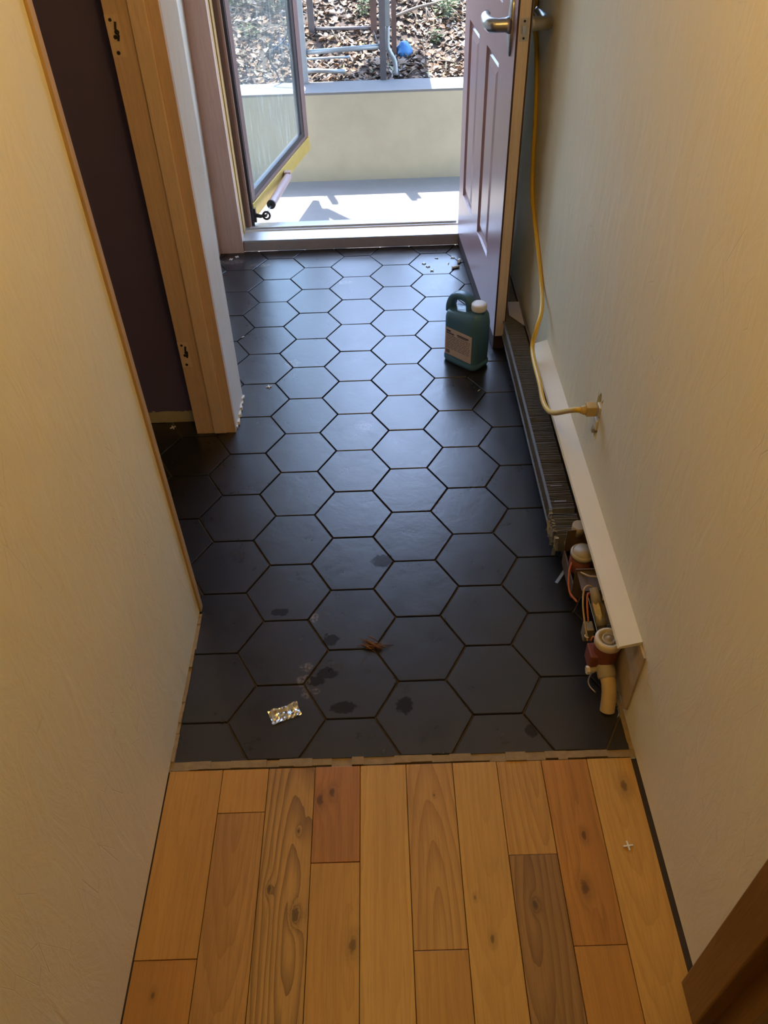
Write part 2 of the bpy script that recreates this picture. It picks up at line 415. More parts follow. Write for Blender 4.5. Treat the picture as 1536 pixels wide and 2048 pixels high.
for c in range(-9, 5):
    for n in range(-3, 14):
        cx = 1.5*c*TS; cy = -(n + (.5 if c % 2 else 0) + .5)*TF
        P = [(p[0]+cx, p[1]+cy) for p in HEXI]; area0 = len(P)
        Q = clip(P, 0, 1, .2885); Q = clip(Q, 0, -1, 2.3355) if Q else Q
        Q = clip(Q, 1, 0, .6375) if Q else Q
        if not Q: continue
        xl = -.402 if cy < -1.93 else (-.655 if cy > -.98 else -1.62)
        Q = clip(Q, -1, 0, -xl)
        if Q and xl < -1: Q = clip(Q, 0, 1, -1.034 if cx < -.66 else .288)
        if not Q or len(Q) < 3: continue
        ar = abs(sum(Q[i][0]*Q[(i+1) % len(Q)][1]-Q[(i+1) % len(Q)][0]*Q[i][1] for i in range(len(Q))))/2
        if ar < 2e-4: continue
        if len(Q) == 6 and all(abs(a[0]-b[0])+abs(a[1]-b[1]) < 1e-5 for a, b in zip(P, Q)): me = full
        else: me = tile_mesh([(q[0]-cx, q[1]-cy) for q in Q], 'tile')
        o = bpy.data.objects.new('tile', me); COL.objects.link(o); o.parent = floor
        o.location = (cx, cy, random.uniform(-.0004, .0004))
        if me is full: o.rotation_euler = (random.uniform(-.004, .004), random.uniform(-.004, .004), random.uniform(-.004, .004))

# ------------------------------------------------------------------ setting: wooden plank floor
wb = MB(); wb.box(-.43, .66, -4.62, -2.352, -.05, -.012)
fw = wb.build('floor_wood', M['gap'], label='natural wooden plank floor running along the hallway', cat='floor', kind='structure')
HB, HD = (.50, .255, .075), (.34, .15, .038); WK = 1.12
TAN, TAND = (.56, .32, .115), (.40, .20, .06)
RED, REDD = (.40, .17, .06), (.25, .09, .028)
BRN, BRND = (.36, .185, .07), (.16, .07, .025)
def kn(px, py, r): p = onz(px, py); return (p.x, p.y, r)
XS = [-.4085, -.287, -.183, -.078, .024, .127, .232, .332, .433, .536, .6365]
def ct(px, py): p = onz(px, py); return (p.x, p.y)
PL = {0: [(-2.749, HB, HD, .3, [], None), (-3.5, (.42, .19, .05), HD, .3, [kn(305, 1990, .004)], None)],
      1: [(-2.459, (.50, .25, .07), HD, .18, [], None), (-3.9, (.44, .225, .08), (.26, .115, .04), .5, [], ct(480, 1610))],
      2: [(-3.3, (.46, .25, .09), (.15, .065, .025), .85, [kn(538, 1778, .005), kn(590, 1830, .009), kn(597, 1662, .003)], ct(588, 1860))],
      3: [(-2.573, RED, REDD, .4, [kn(640, 1600, .009), kn(664, 1585, .007)], None), (-3.6, (.50, .27, .085), HD, .35, [kn(705, 1890, .009)], ct(700, 1900))],
      4: [(-3.2, TAN, TAND, .42, [], None)],
      5: [(-2.746, (.50, .275, .10), (.30, .135, .045), .75, [kn(868, 1590, .002)], ct(880, 1900)), (-3.8, (.46, .24, .075), HD, .4, [], None)],
      6: [(-3.4, (.53, .30, .10), TAND, .38, [kn(985, 1878, .005), kn(950, 1795, .0025)], ct(965, 1560))],
      7: [(-2.569, (.50, .265, .085), (.31, .14, .042), .6, [], ct(1060, 1520)), (-3.6, (.33, .17, .075), (.14, .062, .024), .75, [kn(1070, 1810, .006)], ct(1068, 1800))],
      8: [(-2.746, (.46, .205, .05), (.26, .095, .022), .45, [kn(1170, 1775, .010), kn(1168, 1670, .006)], None), (-3.7, (.46, .215, .055), HD, .35, [], None)],
      9: [(-3.5, (.56, .31, .10), TAND, .4, [kn(1248, 1572, .009)], ct(1235, 1540))]}
si = 30
for c in range(10):
    y0 = -2.356; rows = PL[c] + [(-4.6, HB, HD, .3, [], None)]
    for (y1, b_, d_, fg, kk, ca) in rows:
        si += 1
        lift = .0006*math.sin(si*2.3)
        o = MB().box(XS[c]+.0006, XS[c+1]-.0006, y1+.0005, y0-.0005, -.0115, lift-.0006).build('plank', wood('plank_wood_%d' % si, *(tuple(q*w_ for q, w_ in zip(cc, (WK, WK, WK*.62))) for cc in (b_, d_)), si, fg, 'y', .42, kk, cath=ca), fw, bevel=.0009)
        y0 = y1

# ------------------------------------------------------------------ setting: walls
ZC = 2.45
wl = MB(); wl.box(-.543, XL, -4.62, -1.893, .003, ZC)
wl = wl.build('wall_left', M['plaster'], label='cream trowelled plaster wall along the plank floor', cat='wall', kind='structure')
# right wall with the torn socket hole
hy0, hy1, hz0, hz1 = -1.660, -1.612, .356, .490
wr = MB()
wr.box(XR, .76, -2.812, hy0, .0, ZC); wr.box(XR, .76, hy1, .30, .0, ZC)
wr.box(XR, .76, hy0, hy1, .0, hz0); wr.box(XR, .76, hy0, hy1, hz1, ZC)
wr.box(.69, .76, hy0, hy1, hz0, hz1)
random.seed(5)
for (ya, yb, za, dz) in ((hy0, hy0+.014, hz0, 1), (hy0+.02, hy1, hz0, 1), (hy0, hy0+.02, hz1, -1), (hy0+.03, hy1, hz1, -1)):
    wr.prism([(ya, za), (yb, za), ((ya+yb)/2+.004, za+dz*.02)][::dz], XR+.0002, XR+.012, M=Matrix(((0, 0, 1, 0), (1, 0, 0, 0), (0, 1, 0, 0), (0, 0, 0, 1))))
wr.box(.70, .76, -4.62, -2.812, 0, ZC)
wall_r = wr.build('wall_right', M['plaster_r'], label='scuffed cream plaster wall above the stripped heater', cat='wall', kind='structure')
# side room behind the open doorway
MB().box(-1.70, -.5405, -1.03, -.93, 0, ZC).build('wall_purple', M['purple'], label='dark purple painted wall seen through the doorway opening', cat='wall', kind='structure')
sb = MB(); x = -1.62; random.seed(8)
while x < -.5405:
    w = random.uniform(.006, .016); sb.box(x, min(x+w, -.5405), -1.0320, -1.0305, .0015, .046+random.uniform(-.003, .004)); x += w
sb.build('baseboard_nook', M['unpainted'], label='bare cream strip along the foot of the purple wall', cat='baseboard', kind='structure')
MB().box(-1.80, -1.70, -2.45, -.93, 0, ZC).box(-1.70, -.543, -2.45, -2.352, 0, ZC).build('wall_nook', M['plaster'], label='plain walls closing the side room', cat='wall', kind='structure')
MB().box(-.66, .76, -4.72, -4.62, 0, ZC).build('wall_back', M['plaster'], label='plaster wall behind the photographer', cat='wall', kind='structure')
MB().box(-1.80, .80, -4.72, .46, ZC, ZC+.1).build('ceiling', M['ceiling'], label='white ceiling of the hallway', cat='ceiling', kind='structure')
# header over the doorway
MB().box(-.535, -.404, -1.893, -1.08, 2.06, ZC).build('wall_header', M['plaster'], label='plaster header over the side doorway', cat='wall', kind='structure')
def lean(o, k, z0=0):
    for v in o.data.vertices: v.co.x += k*(v.co.z-z0)
    return o
st = MB().box(-.5395, -.404, -1.0795, -.893, .004, ZC).build('wall_stub', M['drywall'], label='short white drywall end beside the pine door jamb', cat='wall', kind='structure'); lean(st, .0095)
rg = MB(); random.seed(4); y = -1.078
while y < -.893:
    w = random.uniform(.008, .022); rg.box(-.404, -.404+random.uniform(.003, .009), y, y+w*.8, .0005, random.uniform(.004, .014)); y += w
rg.build('torn_drywall_edge', M['drywall'], st)
wf = MB().box(-.75, -.637, -.893, .30, 0, ZC).build('wall_left_far', M['drywall'], label='greyish drywall of the recess by the entrance', cat='wall', kind='structure'); lean(wf, .026)
# front wall of the house around the entrance
hw = MB(); hw.box(-1.9, -.563, .302, .43, -.16, ZC+.5); hw.box(.583, 1.9, .302, .43, -.16, ZC+.5); hw.box(-.563, .583, .302, .43, 2.09, ZC+.5)
hw.build('wall_front', M['siding'], label='front wall of the house around the entrance', cat='wall', kind='structure')

# pine jamb of the side doorway
j = MB().box(-.537, -.404, -1.10, -1.080, 0, 2.06).build('trim_1', M['jamb'], label='bare pine door jamb standing on the black tiles', cat='door jamb', kind='structure', bevel=.001)
lean(j, .0095)
lean(MB().box(-.476, -.436, -1.108, -1.10, .004, 2.05).build('door_stop', M['stop'], j, bevel=.0015), .0095)
for zc, hh in ((.312, .045), (1.195, .045)):
    xx = -.5185+.0095*zc
    mo = MB().box(xx-.018, xx+.013, -1.1012, -1.0995, zc-hh, zc+hh).build('hinge_mortise', M['stop'], j)
    hb = MB()
    for dx, dz, r in ((-.006, .034, .004), (.004, .008, .006), (-.002, -.002, .005), (-.003, -.036, .0045)):
        hb.lathe([(r, 0), (r, .0012)], 10, M=Matrix.Translation((xx+dx, -1.1009, zc+dz)) @ Matrix.Rotation(math.pi/2, 4, 'X'))
    hb.tube([(xx+.005, -1.1012, zc+.03), (xx+.002, -1.1012, zc+.015), (xx+.006, -1.1012, zc), (xx+.003, -1.1012, zc-.01)], .003, 6)
    hb.build('screw_hole', M['holes'], mo)
MB().box(-.543, -.404, -1.893, -1.872, .004, 2.06).build('trim_2', M['edge_strip'], label='thin raw corner board on the plaster wall end', cat='corner board', kind='structure', bevel=.001)
# entrance frame: interior board, jamb, stops
MB().box(-.6355, -.526, .272, .302, .0, 2.10).build('trim_3', M['pine'], label='pinkish pine board beside the entrance opening', cat='board', kind='structure', bevel=.001)
ef = empty('trim_4', (-.54, .36, .05), label='brown and yellow pine frame of the entrance door', cat='door frame', kind='structure')
MB().box(-.5625, -.526, .3025, .332, .05, 2.09).box(-.5625, -.5225, .344, .398, .05, 2.09).box(-.5625, -.533, .332, .344, .05, 2.09).build('jamb', M['pine_y'], ef)
MB().box(-.5625, -.505, .398, .418, .05, 2.09).build('stop', M['brown'], ef)
MB().box(-.505, -.495, .404, .418, .05, 2.09).build('lit_edge', M['pink'], ef)  # pink strip, the light on the frame edge put into its colour
MB().box(-.560, -.482, .4185, .432, .05, 2.09).build('shadow_bar', M['blackbar'], ef)  # black bar painting the shadow of the gap by the hinge
MB().box(.550, .5825, .3025, .43, .05, 2.09).build('jamb', M['brown'], ef)  # set wide of the door, an added slit letting daylight in behind it
MB().box(-.526, .550, .3025, .43, 2.06, 2.09).build('head_jamb', M['brown'], ef)
# threshold
th = empty('threshold', (0, .36, 0), label='aluminium entrance threshold over a grey riser', cat='threshold', kind='structure')
MB().box(-.526, .550, .284, .3015, 0.0005, .046).build('riser', M['riser'], th, bevel=.003)
MB().prism([(.2835, .046), (.47, .046), (.47, .058), (.385, .070), (.36, .070), (.355, .064), (.2835, .054)], -.526, .550, M=Matrix(((0, 0, 1, 0), (1, 0, 0, 0), (0, 1, 0, 0), (0, 0, 0, 1)))).build('sill', M['alu'], th)
MB().box(-.50, .47, .372, .380, .0695, .078).build('sill_ridge', M['alu'], th, bevel=.002)
# varnished casing by the camera
tc = MB().box(.618, .70, -2.885, -2.812, 0, 2.1).build('trim_5', M['trim_dark'], label='varnished brown wooden casing at the end of the plaster wall', cat='casing', kind='structure', bevel=.003)
MB().box(.652, .70, -2.93, -2.885, 0, 2.1).build('jamb', M['trim_dark'], tc)

# ------------------------------------------------------------------ entrance door, swung in against the wall
DH = Vector((.4685, .2895, 0)); DN = Vector((.5245, -.634, 0))
dirv = (DN-DH).normalized(); DL = (DN-DH).length
drz = math.atan2(dirv.y, dirv.x)
d1 = empty('door_1', DH, drz, label='dark cherry panelled entrance door swung open to the wall', cat='door', kind='structure')
# local: x along the door from the hinge, y: +y local = away from hall? (checked below), z up
T = .044
def dbox(mb, x0, x1, z0, z1, y0, y1): return mb.box(x0, x1, y0, y1, z0, z1)
def dbuild(mb, name, mat, parent, bevel=0, **kw):
    o = bpy.data.objects.new(name, mb.mesh(name, mat)); COL.objects.link(o); o.parent = parent
    if bevel:
        b = o.modifiers.new('bevel', 'BEVEL'); b.width = bevel; b.segments = 2; b.limit_method = 'ANGLE'
    return tag(o, **kw)
# door direction is -y in world, so local +y points to world +x (towards the wall); hall face is local y = 0
px0, px1, px2, px3 = .105, .325, .475, .700
zA, zB, zC_, zD = .27, .935, 1.10, 1.86
Z0, Z1 = .060, 2.05
sk = MB()
dbox(sk, 0, px0, Z0, Z1, 0, T); dbox(sk, px3, DL-.001, Z0, Z1, 0, T); dbox(sk, px1, px2, Z0, Z1, 0, T)
for a, b in ((px0, px1), (px2, px3)):
    dbox(sk, a, b, Z0, zA, 0, T); dbox(sk, a, b, zB, zC_, 0, T); dbox(sk, a, b, zD, Z1, 0, T)
dbuild(sk, 'slab', M['door'], d1)
for a, b in ((px0, px1), (px2, px3)):
    for z0, z1 in ((zA, zB), (zC_, zD)):
        pm = MB()
        def ring(i, y): return [(a+i, y, z0+i), (b-i, y, z0+i), (b-i, y, z1-i), (a+i, y, z1-i)]
        prof = [(0, .0), (.003, .009), (.010, .0135), (.020, .0135), (.026, .008), (.030, .0075), (.048, .002)]
        vs = [v for i, y in prof for v in ring(i, y)]; fs = []
        for r in range(len(prof)-1):
            for q in range(4): fs.append((r*4+q, r*4+(q+1) % 4, (r+1)*4+(q+1) % 4, (r+1)*4+q))
        k4 = (len(prof)-1)*4; fs.append((k4, k4+1, k4+2, k4+3))
        pm.add(vs, fs)
        dbox(pm, a, b, z0, z1, .0145, T-.002)
        dbuild(pm, 'panel', M['door'], d1)
dbuild(dbox(MB(), DL-.001, DL, Z0, Z1, .0, T), 'edge_skin', M['door_dark'], d1)
dbuild(dbox(MB(), DL, DL+.0015, Z0+.001, Z1, .006, T-.006), 'edge_wood', M['door_edge'], d1)
dbuild(dbox(MB(), 0, DL-.0005, .004, Z0, .001, T-.001), 'door_shoe', M['sweep'], d1, bevel=.002)
dbuild(dbox(MB(), .002, DL-.004, Z0, Z1, T, T+.0015), 'bounce_skin', M['door_back'], d1)  # pale back skin added to bounce light into the gap behind the door
# latch plate on the edge
zl = 1.075
lp = dbuild(dbox(MB(), DL+.0015, DL+.003, zl-.030, zl+.030, .009, T-.009), 'latch_plate', M['plate'], d1)
lb = MB(); dbox(lb, DL+.003, DL+.010, zl-.011, zl+.011, .016, T-.016); dbuild(lb, 'latch_bolt', M['nickel'], lp, bevel=.002)
hm = MB()
for dz in (-.022, .022): hm.lathe([(.0035, 0), (.0035, .001)], 10, M=Matrix.Translation((DL+.003, T/2, zl+dz)) @ Matrix.Rotation(math.pi/2, 4, 'Y'))
dbuild(hm, 'screw', M['holes'], lp)
# lever handles on both faces
def lever(side):
    s_ = -1 if side == 'hall' else 1
    y0 = 0 if side == 'hall' else T
    hx = DL-.062
    rose = MB(); prof = []
    for k in range(28):
        a = 2*math.pi*k/28; ca, sa = math.cos(a), math.sin(a)
        rr = 1/max(1e-6, (abs(ca/.030)**1.6+abs(sa/.062)**1.25)**(1/1.4))
        prof.append((rr*ca, rr*sa))
    mx = Matrix(((1, 0, 0, hx), (0, 0, s_, y0), (0, 1, 0, zl), (0, 0, 0, 1)))
    n = len(prof); vs = []
    for h, sc in ((0, 1.), (.004, 1.), (.009, .86), (.013, .5)):
        vs += [mx @ Vector((p[0]*sc, p[1]*sc, h)) for p in prof]
    fs = [(r*n+i, r*n+(i+1) % n, (r+1)*n+(i+1) % n, (r+1)*n+i) for r in range(3) for i in range(n)] + [tuple(range(3*n, 4*n))]
    rose.add(vs, fs, 0, True); ro = dbuild(rose, 'handle_rose', M['nickel'], d1)
    yy = lambda q: y0+s_*q
    lv = MB()
    lv.tube([(hx, yy(.008), zl), (hx, yy(.02), zl), (hx, yy(.045), zl), (hx-.004, yy(.060), zl), (hx-.03, yy(.066), zl), (hx-.075, yy(.066), zl+.001), (hx-.105, yy(.063), zl+.004), (hx-.118, yy(.056), zl+.009), (hx-.121, yy(.060), zl+.016)],
            [.026, .020, .019, .0205, .0195, .0165, .0135, .011, .008], 14)
    dbuild(lv, 'lever', M['nickel'], ro)
lever('hall'); lever('wall')
for zh in (.25, 1.05, 1.85):
    hg = MB().lathe([(.007, -.045), (.007, .045)], 12, M=Matrix.Translation((-.004, T+.004, zh)))
    dbuild(hg, 'hinge', M['plate'], d1)

# ------------------------------------------------------------------ storm door, swung out
SA = Vector((-.482, .436, 0)); SBv = Vector((-.272, 1.312, 0)); sdir = (SBv-SA).normalized(); SL = .93
d2 = empty('door_2', SA, math.atan2(sdir.y, sdir.x), label='glazed brown storm door with gold kick rail swung outwards', cat='door', kind='structure')
ST = .028      # local +y is to the left (outside face); visible inner face is local y = 0 (towards +x world)
dbuild(MB().box(.006, .050, 0, ST, .165, 2.02), 'hinge_stile', M['brown'], d2, bevel=.002)
fs_ = dbuild(MB().box(.865, SL, 0, ST, .165, 2.02), 'lock_stile', M['brown'], d2, bevel=.002)
dbuild(MB().box(.825, .865, .004, ST, .2, 1.95), 'glazing_strip', M['blackbar'], fs_)
br = dbuild(MB().box(.050, .865, 0, ST, .165, .182), 'bottom_rail', M['brown'], d2)
dbuild(MB().box(.050, .865, .003, ST, .182, .208), 'glazing_strip', M['blackbar'], br)
dbuild(MB().box(.05, .865, 0, ST, 1.94, 2.02), 'top_rail', M['brown'], d2)
dbuild(MB().box(.0, SL+.002, -.004, ST+.003, .092, .163), 'kick_rail', M['gold'], d2, bevel=.002)
dbuild(MB().box(.05, .865, .012, .015, .2, 1.95), 'pane', M['glass'], d2)
# pneumatic closer, in world coordinates, parented
cz = .150
P0 = d2.matrix_basis if False else None
def onstorm(x, y, off=0.):
    n = Vector((sdir.y, -sdir.x, 0)); d = ray(x, y); t = ((SA+n*off-CP).dot(n))/d.dot(n); return CP+d*t
n_ = Vector((sdir.y, -sdir.x, 0))
pa = onstorm(577, 352, .028); pb = onstorm(543, 408, .05); pc = onstorm(533, 431, .06)
cl = MB(); cl.tube([pa, pa.lerp(pb, .02), pa.lerp(pb, .98), pb], [.012, .0195, .0195, .0195], 16)
def world_child(mb, name, mat, parent):
    o = bpy.data.objects.new(name, mb.mesh(name, mat)); COL.objects.link(o); o.parent = parent
    mw = Matrix.Translation(parent.location) @ Matrix.Rotation(parent.rotation_euler.z, 4, 'Z')
    o.matrix_parent_inverse = mw.inverted(); return o
clo = world_child(cl, 'closer_tube', M['closer'], d2)
ax = (pb-pa).normalized()
world_child(MB().tube([pb-ax*.002, pb+ax*.010], .0215, 16), 'closer_cap', M['blackbar'], clo)
world_child(MB().tube([pb, pc], .0045, 8), 'closer_rod', M['steel'], clo)
pk = Vector((-.478, .445, pc.z-.004))
kb = MB(); kb.tube([pk, pk.lerp(pc, .5)+Vector((0, 0, -.004)), pc], [.011, .009, .007], 8)
for k in range(1): kb.tube([pc+Vector((.016*math.cos(t), .004*math.sin(t), .016*math.sin(t))) for t in [2*math.pi*i/14 for i in range(14)]], .0055, 8, closed=True)
kb.box(pk.x-.008, pk.x+.006, pk.y-.012, pk.y+.012, pk.z-.03, pk.z+.035)
world_child(kb, 'closer_bracket', M['blackbar'], clo)
world_child(MB().box(pa.x-.02, pa.x+.012, pa.y-.012, pa.y+.02, pa.z-.008, pa.z+.022), 'closer_mount', M['pink'], clo)

# ------------------------------------------------------------------ outdoors
PZ = -.15; WY = 1.515; WT = .331
MB().box(-6, 6, .43, WY+.1, PZ-.1, PZ).build('patio', M['concrete'], label='pale sunlit concrete patio slab outside the door', cat='patio', kind='structure')
rw = MB().box(-6, 6, WY, WY+.205, PZ, WT-.012).build('retaining_wall', M['retain'], label='low yellowish concrete retaining wall across the patio', cat='wall', kind='structure')
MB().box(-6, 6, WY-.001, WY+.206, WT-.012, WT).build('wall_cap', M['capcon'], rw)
SLP = .30
def hz(x, y):
    return WT-.03 + SLP*max(0, y-1.72) + .035*(mnoise.noise(Vector((x*1.7, y*1.7, 3)))) + .012*mnoise.noise(Vector((x*7, y*7, 1)))
hb = MB(); NX, NY = 90, 70
ys = [1.70 + (k/NY)**2*9 for k in range(NY+1)]; xs = [-6+12*i/NX for i in range(NX+1)]
hb.add([(x, y, hz(x, y) if y < 6 else hz(x, y)-.12*(y-6)) for y in ys for x in xs],
       [(r*(NX+1)+i, r*(NX+1)+i+1, (r+1)*(NX+1)+i+1, (r+1)*(NX+1)+i) for r in range(NY) for i in range(NX)], 0, True)
hill = hb.build('hillside', M['soil'], label='brown soil slope rising behind the retaining wall', cat='ground', kind='structure')
# leaf litter
random.seed(21); lf = MB()
NL = 15000
for i in range(NL):
    x = random.uniform(-1.7, 1.9); y = 1.73+random.random()**1.2*2.0
    z = hz(x, y)+random.uniform(.002, .014); L = random.uniform(.010, .030); w = L*random.uniform(.35, .75)
    a = random.uniform(0, 6.28); tl = random.uniform(-.7, .7); t2 = random.uniform(-.6, .6)
    Mx = Matrix.Translation((x, y, z)) @ Matrix.Rotation(a, 4, 'Z') @ Matrix.Rotation(tl, 4, 'X') @ Matrix.Rotation(t2, 4, 'Y')
    c = random.uniform(.15, .5)*w
    vs = [Mx @ Vector(p) for p in ((-L, 0, 0), (-L*.2, -w, c), (L, 0, .002), (-L*.1, w, c))]
    lf.add(vs, [(0, 1, 2), (0, 2, 3)], random.choices(range(8), (5, 5, 4, 4, 4, 3, 4, 1))[0])
lf.build('leaf_litter', [M['leaf%d' % i] for i in range(8)], hill, kind='stuff')
tw = MB(); random.seed(23)
for i in range(160):
    x = random.uniform(-1.4, 1.6); y = 1.75+random.random()*1.4; a = random.uniform(0, 3.14); L = random.uniform(.04, .16)
    p = Vector((x, y, hz(x, y)+.012)); q = p+Vector((math.cos(a)*L, math.sin(a)*L, 0)); q.z = hz(q.x, max(1.73, q.y))+.015
    tw.tube([p, p.lerp(q, .5)+Vector((0, 0, .006)), q], [.003, .0035, .002], 5)
tw.build('twig_litter', M['twig'], hill, kind='stuff')

def onhill(px, py):
    d = ray(px, py); t = 4.8
    while t < 14:
        p = CP+d*t
        if p.y > 1.70 and p.z <= hz(p.x, p.y): return p
        t += .004
    return CP+d*7
# green tufts and shrubs at the edge of the slope
def shrub(name, px, py, r, h, n, label, group=None):
    p = onhill(px, py); random.seed(hash((px, py)) & 255)
    root = empty(name, p, label=label, cat='shrub', group=group)
    sm = MB(); fm = MB()
    for k in range(7):
        a = random.uniform(0, 6.28); q = p+Vector((math.cos(a)*r*.6, math.sin(a)*r*.5, h*random.uniform(.6, 1)))
        sm.tube([p-Vector((0, 0, .02)), p.lerp(q, .5)+Vector((0, 0, .02)), q], [.004, .003, .0015], 5)
    for k in range(n):
        u = Vector((random.gauss(0, .45), random.gauss(0, .4), random.random())); c = p+Vector((u.x*r, u.y*r, u.z*h))
        L = random.uniform(.012, .025); Mx = Matrix.Translation(c) @ Matrix.Rotation(random.uniform(0, 6.28), 4, 'Z') @ Matrix.Rotation(random.uniform(-1, 1), 4, 'X')
        fm.add([Mx @ Vector(q) for q in ((-L, 0, 0), (0, -L*.35, .003), (L, 0, 0), (0, L*.35, .003))], [(0, 1, 2, 3)])
    sm.build('stem', M['twig'], root); fm.build('foliage', M['green'], root)
shrub('shrub', 470, 10, .18, .2, 260, 'dark green shrub on the slope behind the storm door glass')
shrub('shrub', 545, 12, .14, .2, 220, 'small green shrub behind the black cable')
shrub('grass_tuft', 728, 32, .05, .09, 70, 'yellow green tuft growing between the stand legs')
shrub('grass_tuft', 890, 36, .08, .10, 110, 'dull green tuft on the slope below the fallen branch')
shrub('grass_tuft', 870, 85, .05, .07, 50, 'small green tuft near the blue tarp bundle')
shrub('grass_tuft', 500, 78, .06, .08, 80, 'grey green tuft on the slope seen low through the glass')

# metal stand on the wall cap, with added boards above that cast shade
def up_post(px, py, base=None):     # point on slope or cap
    return base or onhill(px, py)
def capz(px, py): return onz(px, py, WT)
A = capz(611, 165); D = capz(767, 158)
B = onhill(624, 66); C_ = onhill(748, 64)
sd = empty('metal_stand', (A+D)/2, label='weathered metal stand of posts and tubes on the retaining wall', cat='stand')
TZ = 1.02
def post(p, w, mat, name='leg', dx=0., d=None):
    d = d or w
    q = p+Vector((dx, 0, TZ-p.z))
    mb = MB(); vs = []
    for c in (p, q):
        for sx, sy in ((-1, -1), (1, -1), (1, 1), (-1, 1)): vs.append(c+Vector((sx*w/2, sy*d/2, 0)))
    mb.add(vs, [(3, 2, 1, 0), (4, 5, 6, 7), (0, 1, 5, 4), (1, 2, 6, 5), (2, 3, 7, 6), (3, 0, 4, 7)])
    return mb.build(name, mat, sd)
post(A, .036, M['sunlit_post']); post(D, .034, M['rack'])
post(B-Vector((0, 0, .02)), .036, M['rack']); post(C_-Vector((0, 0, .02)), .038, M['rack_rust'])
E1 = ony(772, 52, D.y+.02)
MB().box(E1.x-.022, E1.x+.022, D.y+.012, D.y+.022, E1.z, TZ).build('flat_bar', M['rack_lite'], sd)
gp = [ony(775, 50, D.y+.03), ony(775, 80, D.y+.03), ony(776, 96, D.y+.03), ony(784, 112, D.y+.03), ony(790, 125, D.y+.02), ony(792, 150, D.y+.01)]
MB().tube(curve_pts(gp, 4), .013, 8).build('bent_pipe', M['rack_lite'], sd)
F1 = onhill(789, 128)
post(F1-Vector((0, 0, .02)), .028, M['rack_rust'])
def bar(x0, y0, x1, y1, Y0, Y1, r, mat):
    a = ony(x0, y0, Y0); b = ony(x1, y1, Y1); MB().tube([a, b], r, 10).build('cross_bar', mat, sd)
bar(611, 105, 768, 92, A.y, D.y, .013, M['rack_lite'])
bar(611, 141, 690, 143, A.y+.05, D.y+.05, .012, M['rack_lite'])
bar(611, 118, 700, 114, A.y+.12, D.y+.12, .007, M['rack_lite'])
bar(624, 58, 750, 56, B.y, C_.y, .011, M['rack'])
# unseen boards added above the view to shade the wall cap and slope
for k in range(2):
    y0 = 1.845+k*.093
    MB().box(-.37, .33, y0, y0+.088, TZ, TZ+.03).build('shade_board', M['boards'], sd)
hp = [(-.22, 2.032), (.33, 2.032), (.33, 2.33), (.14, 2.36), (.02, 2.30)]  # outline shaped for the dark patch it casts on the slope
MB().prism(hp, TZ, TZ+.03).build('shade_shelf', M['boards'], sd)
# blue tarp bundle
tp = onhill(808, 118)
tm = MB(); prof = []
for k in range(9):
    t = math.pi*k/8; prof.append((.045*math.sin(t)*(1+.12*math.sin(k*5))+.001, .045-.05*math.cos(t)))
tm.lathe(prof, 14, M=Matrix.Translation(tp))
for i, v in enumerate(tm.v):
    v = Vector(v); d = mnoise.noise(v*45)*.012; c = tp+Vector((0, 0, .045)); tm.v[i] = tuple(v+(v-c).normalized()*d)
tm.build('tarp_bundle', M['tarp'], label='crumpled blue tarp bundle on the leafy slope', cat='tarp')
# fallen branch
b0 = onhill(786, 42); b1 = onhill(925, 2)
bp = curve_pts([b0+Vector((0, 0, .02)), b0.lerp(b1, .35)+Vector((0, 0, .035)), b0.lerp(b1, .7)+Vector((0, .01, .03)), b1+Vector((.1, .05, .06))], 5)
MB().tube(bp, [.010-.004*i/len(bp) for i in range(len(bp))], 8).build('fallen_branch', M['twig'], label='long bare branch lying up the slope', cat='branch')
b2 = onhill(815, 104); b3 = onhill(915, 105)
MB().tube([b2+Vector((0, 0, .012)), b3+Vector((0, 0, .014))], .006, 6).build('fallen_stick', M['twig'], label='thin straight stick beside the blue tarp bundle', cat='stick')
s0 = onhill(857, 130)
MB().tube(curve_pts([s0-Vector((0, 0, .01)), s0+Vector((-.008, 0, .05)), s0+Vector((-.03, 0, .10)), s0+Vector((-.035, .01, .14))], 4), .0035, 6).build('dead_sapling', M['twig'], label='thin dead sapling standing up by the wall cap', cat='sapling')
# black cable hanging by the stand
cpx = [(582, -30), (578, 40), (570, 78), (545, 102), (540, 122), (553, 145), (562, 168)]
MB().tube(curve_pts([ony(x, y, 1.72) for x, y in cpx], 5), .0045, 6).build('black_cable', M['cable'], label='black cable hanging down behind the storm door glass', cat='cable')

pr = empty('sill_sunshade', (0, .43, 3.32), label='added unseen deck of the upper storey over the entrance', cat='sunshade', kind='structure')  # unseen boards added to keep direct sun off the sill
for k in range(11):
    MB().box(-3., 3., .44+k*.137, .44+k*.137+.133, 3.32, 3.355).build('sunshade_board', M['boards'], pr)
MB().box(-3., 3., 1.95, 1.985, 3.22, 3.355).build('sunshade_edge', M['boards'], pr)
for sgn in (-1, 1):
    MB().prism([(-.45, 1.72), (-.45+sgn*.035, 1.72), (-.45+sgn*.42, 3.25), (-.45+sgn*.32, 3.25), (-.45, 1.92)][::sgn], 1.955, 1.98, M=Matrix(((1, 0, 0, 0), (0, 0, 1, 0), (0, 1, 0, 0), (0, 0, 0, 1)))).build('shadow_strap', M['boards'], pr)  # unseen V added to cast the triangular shadow on the patio
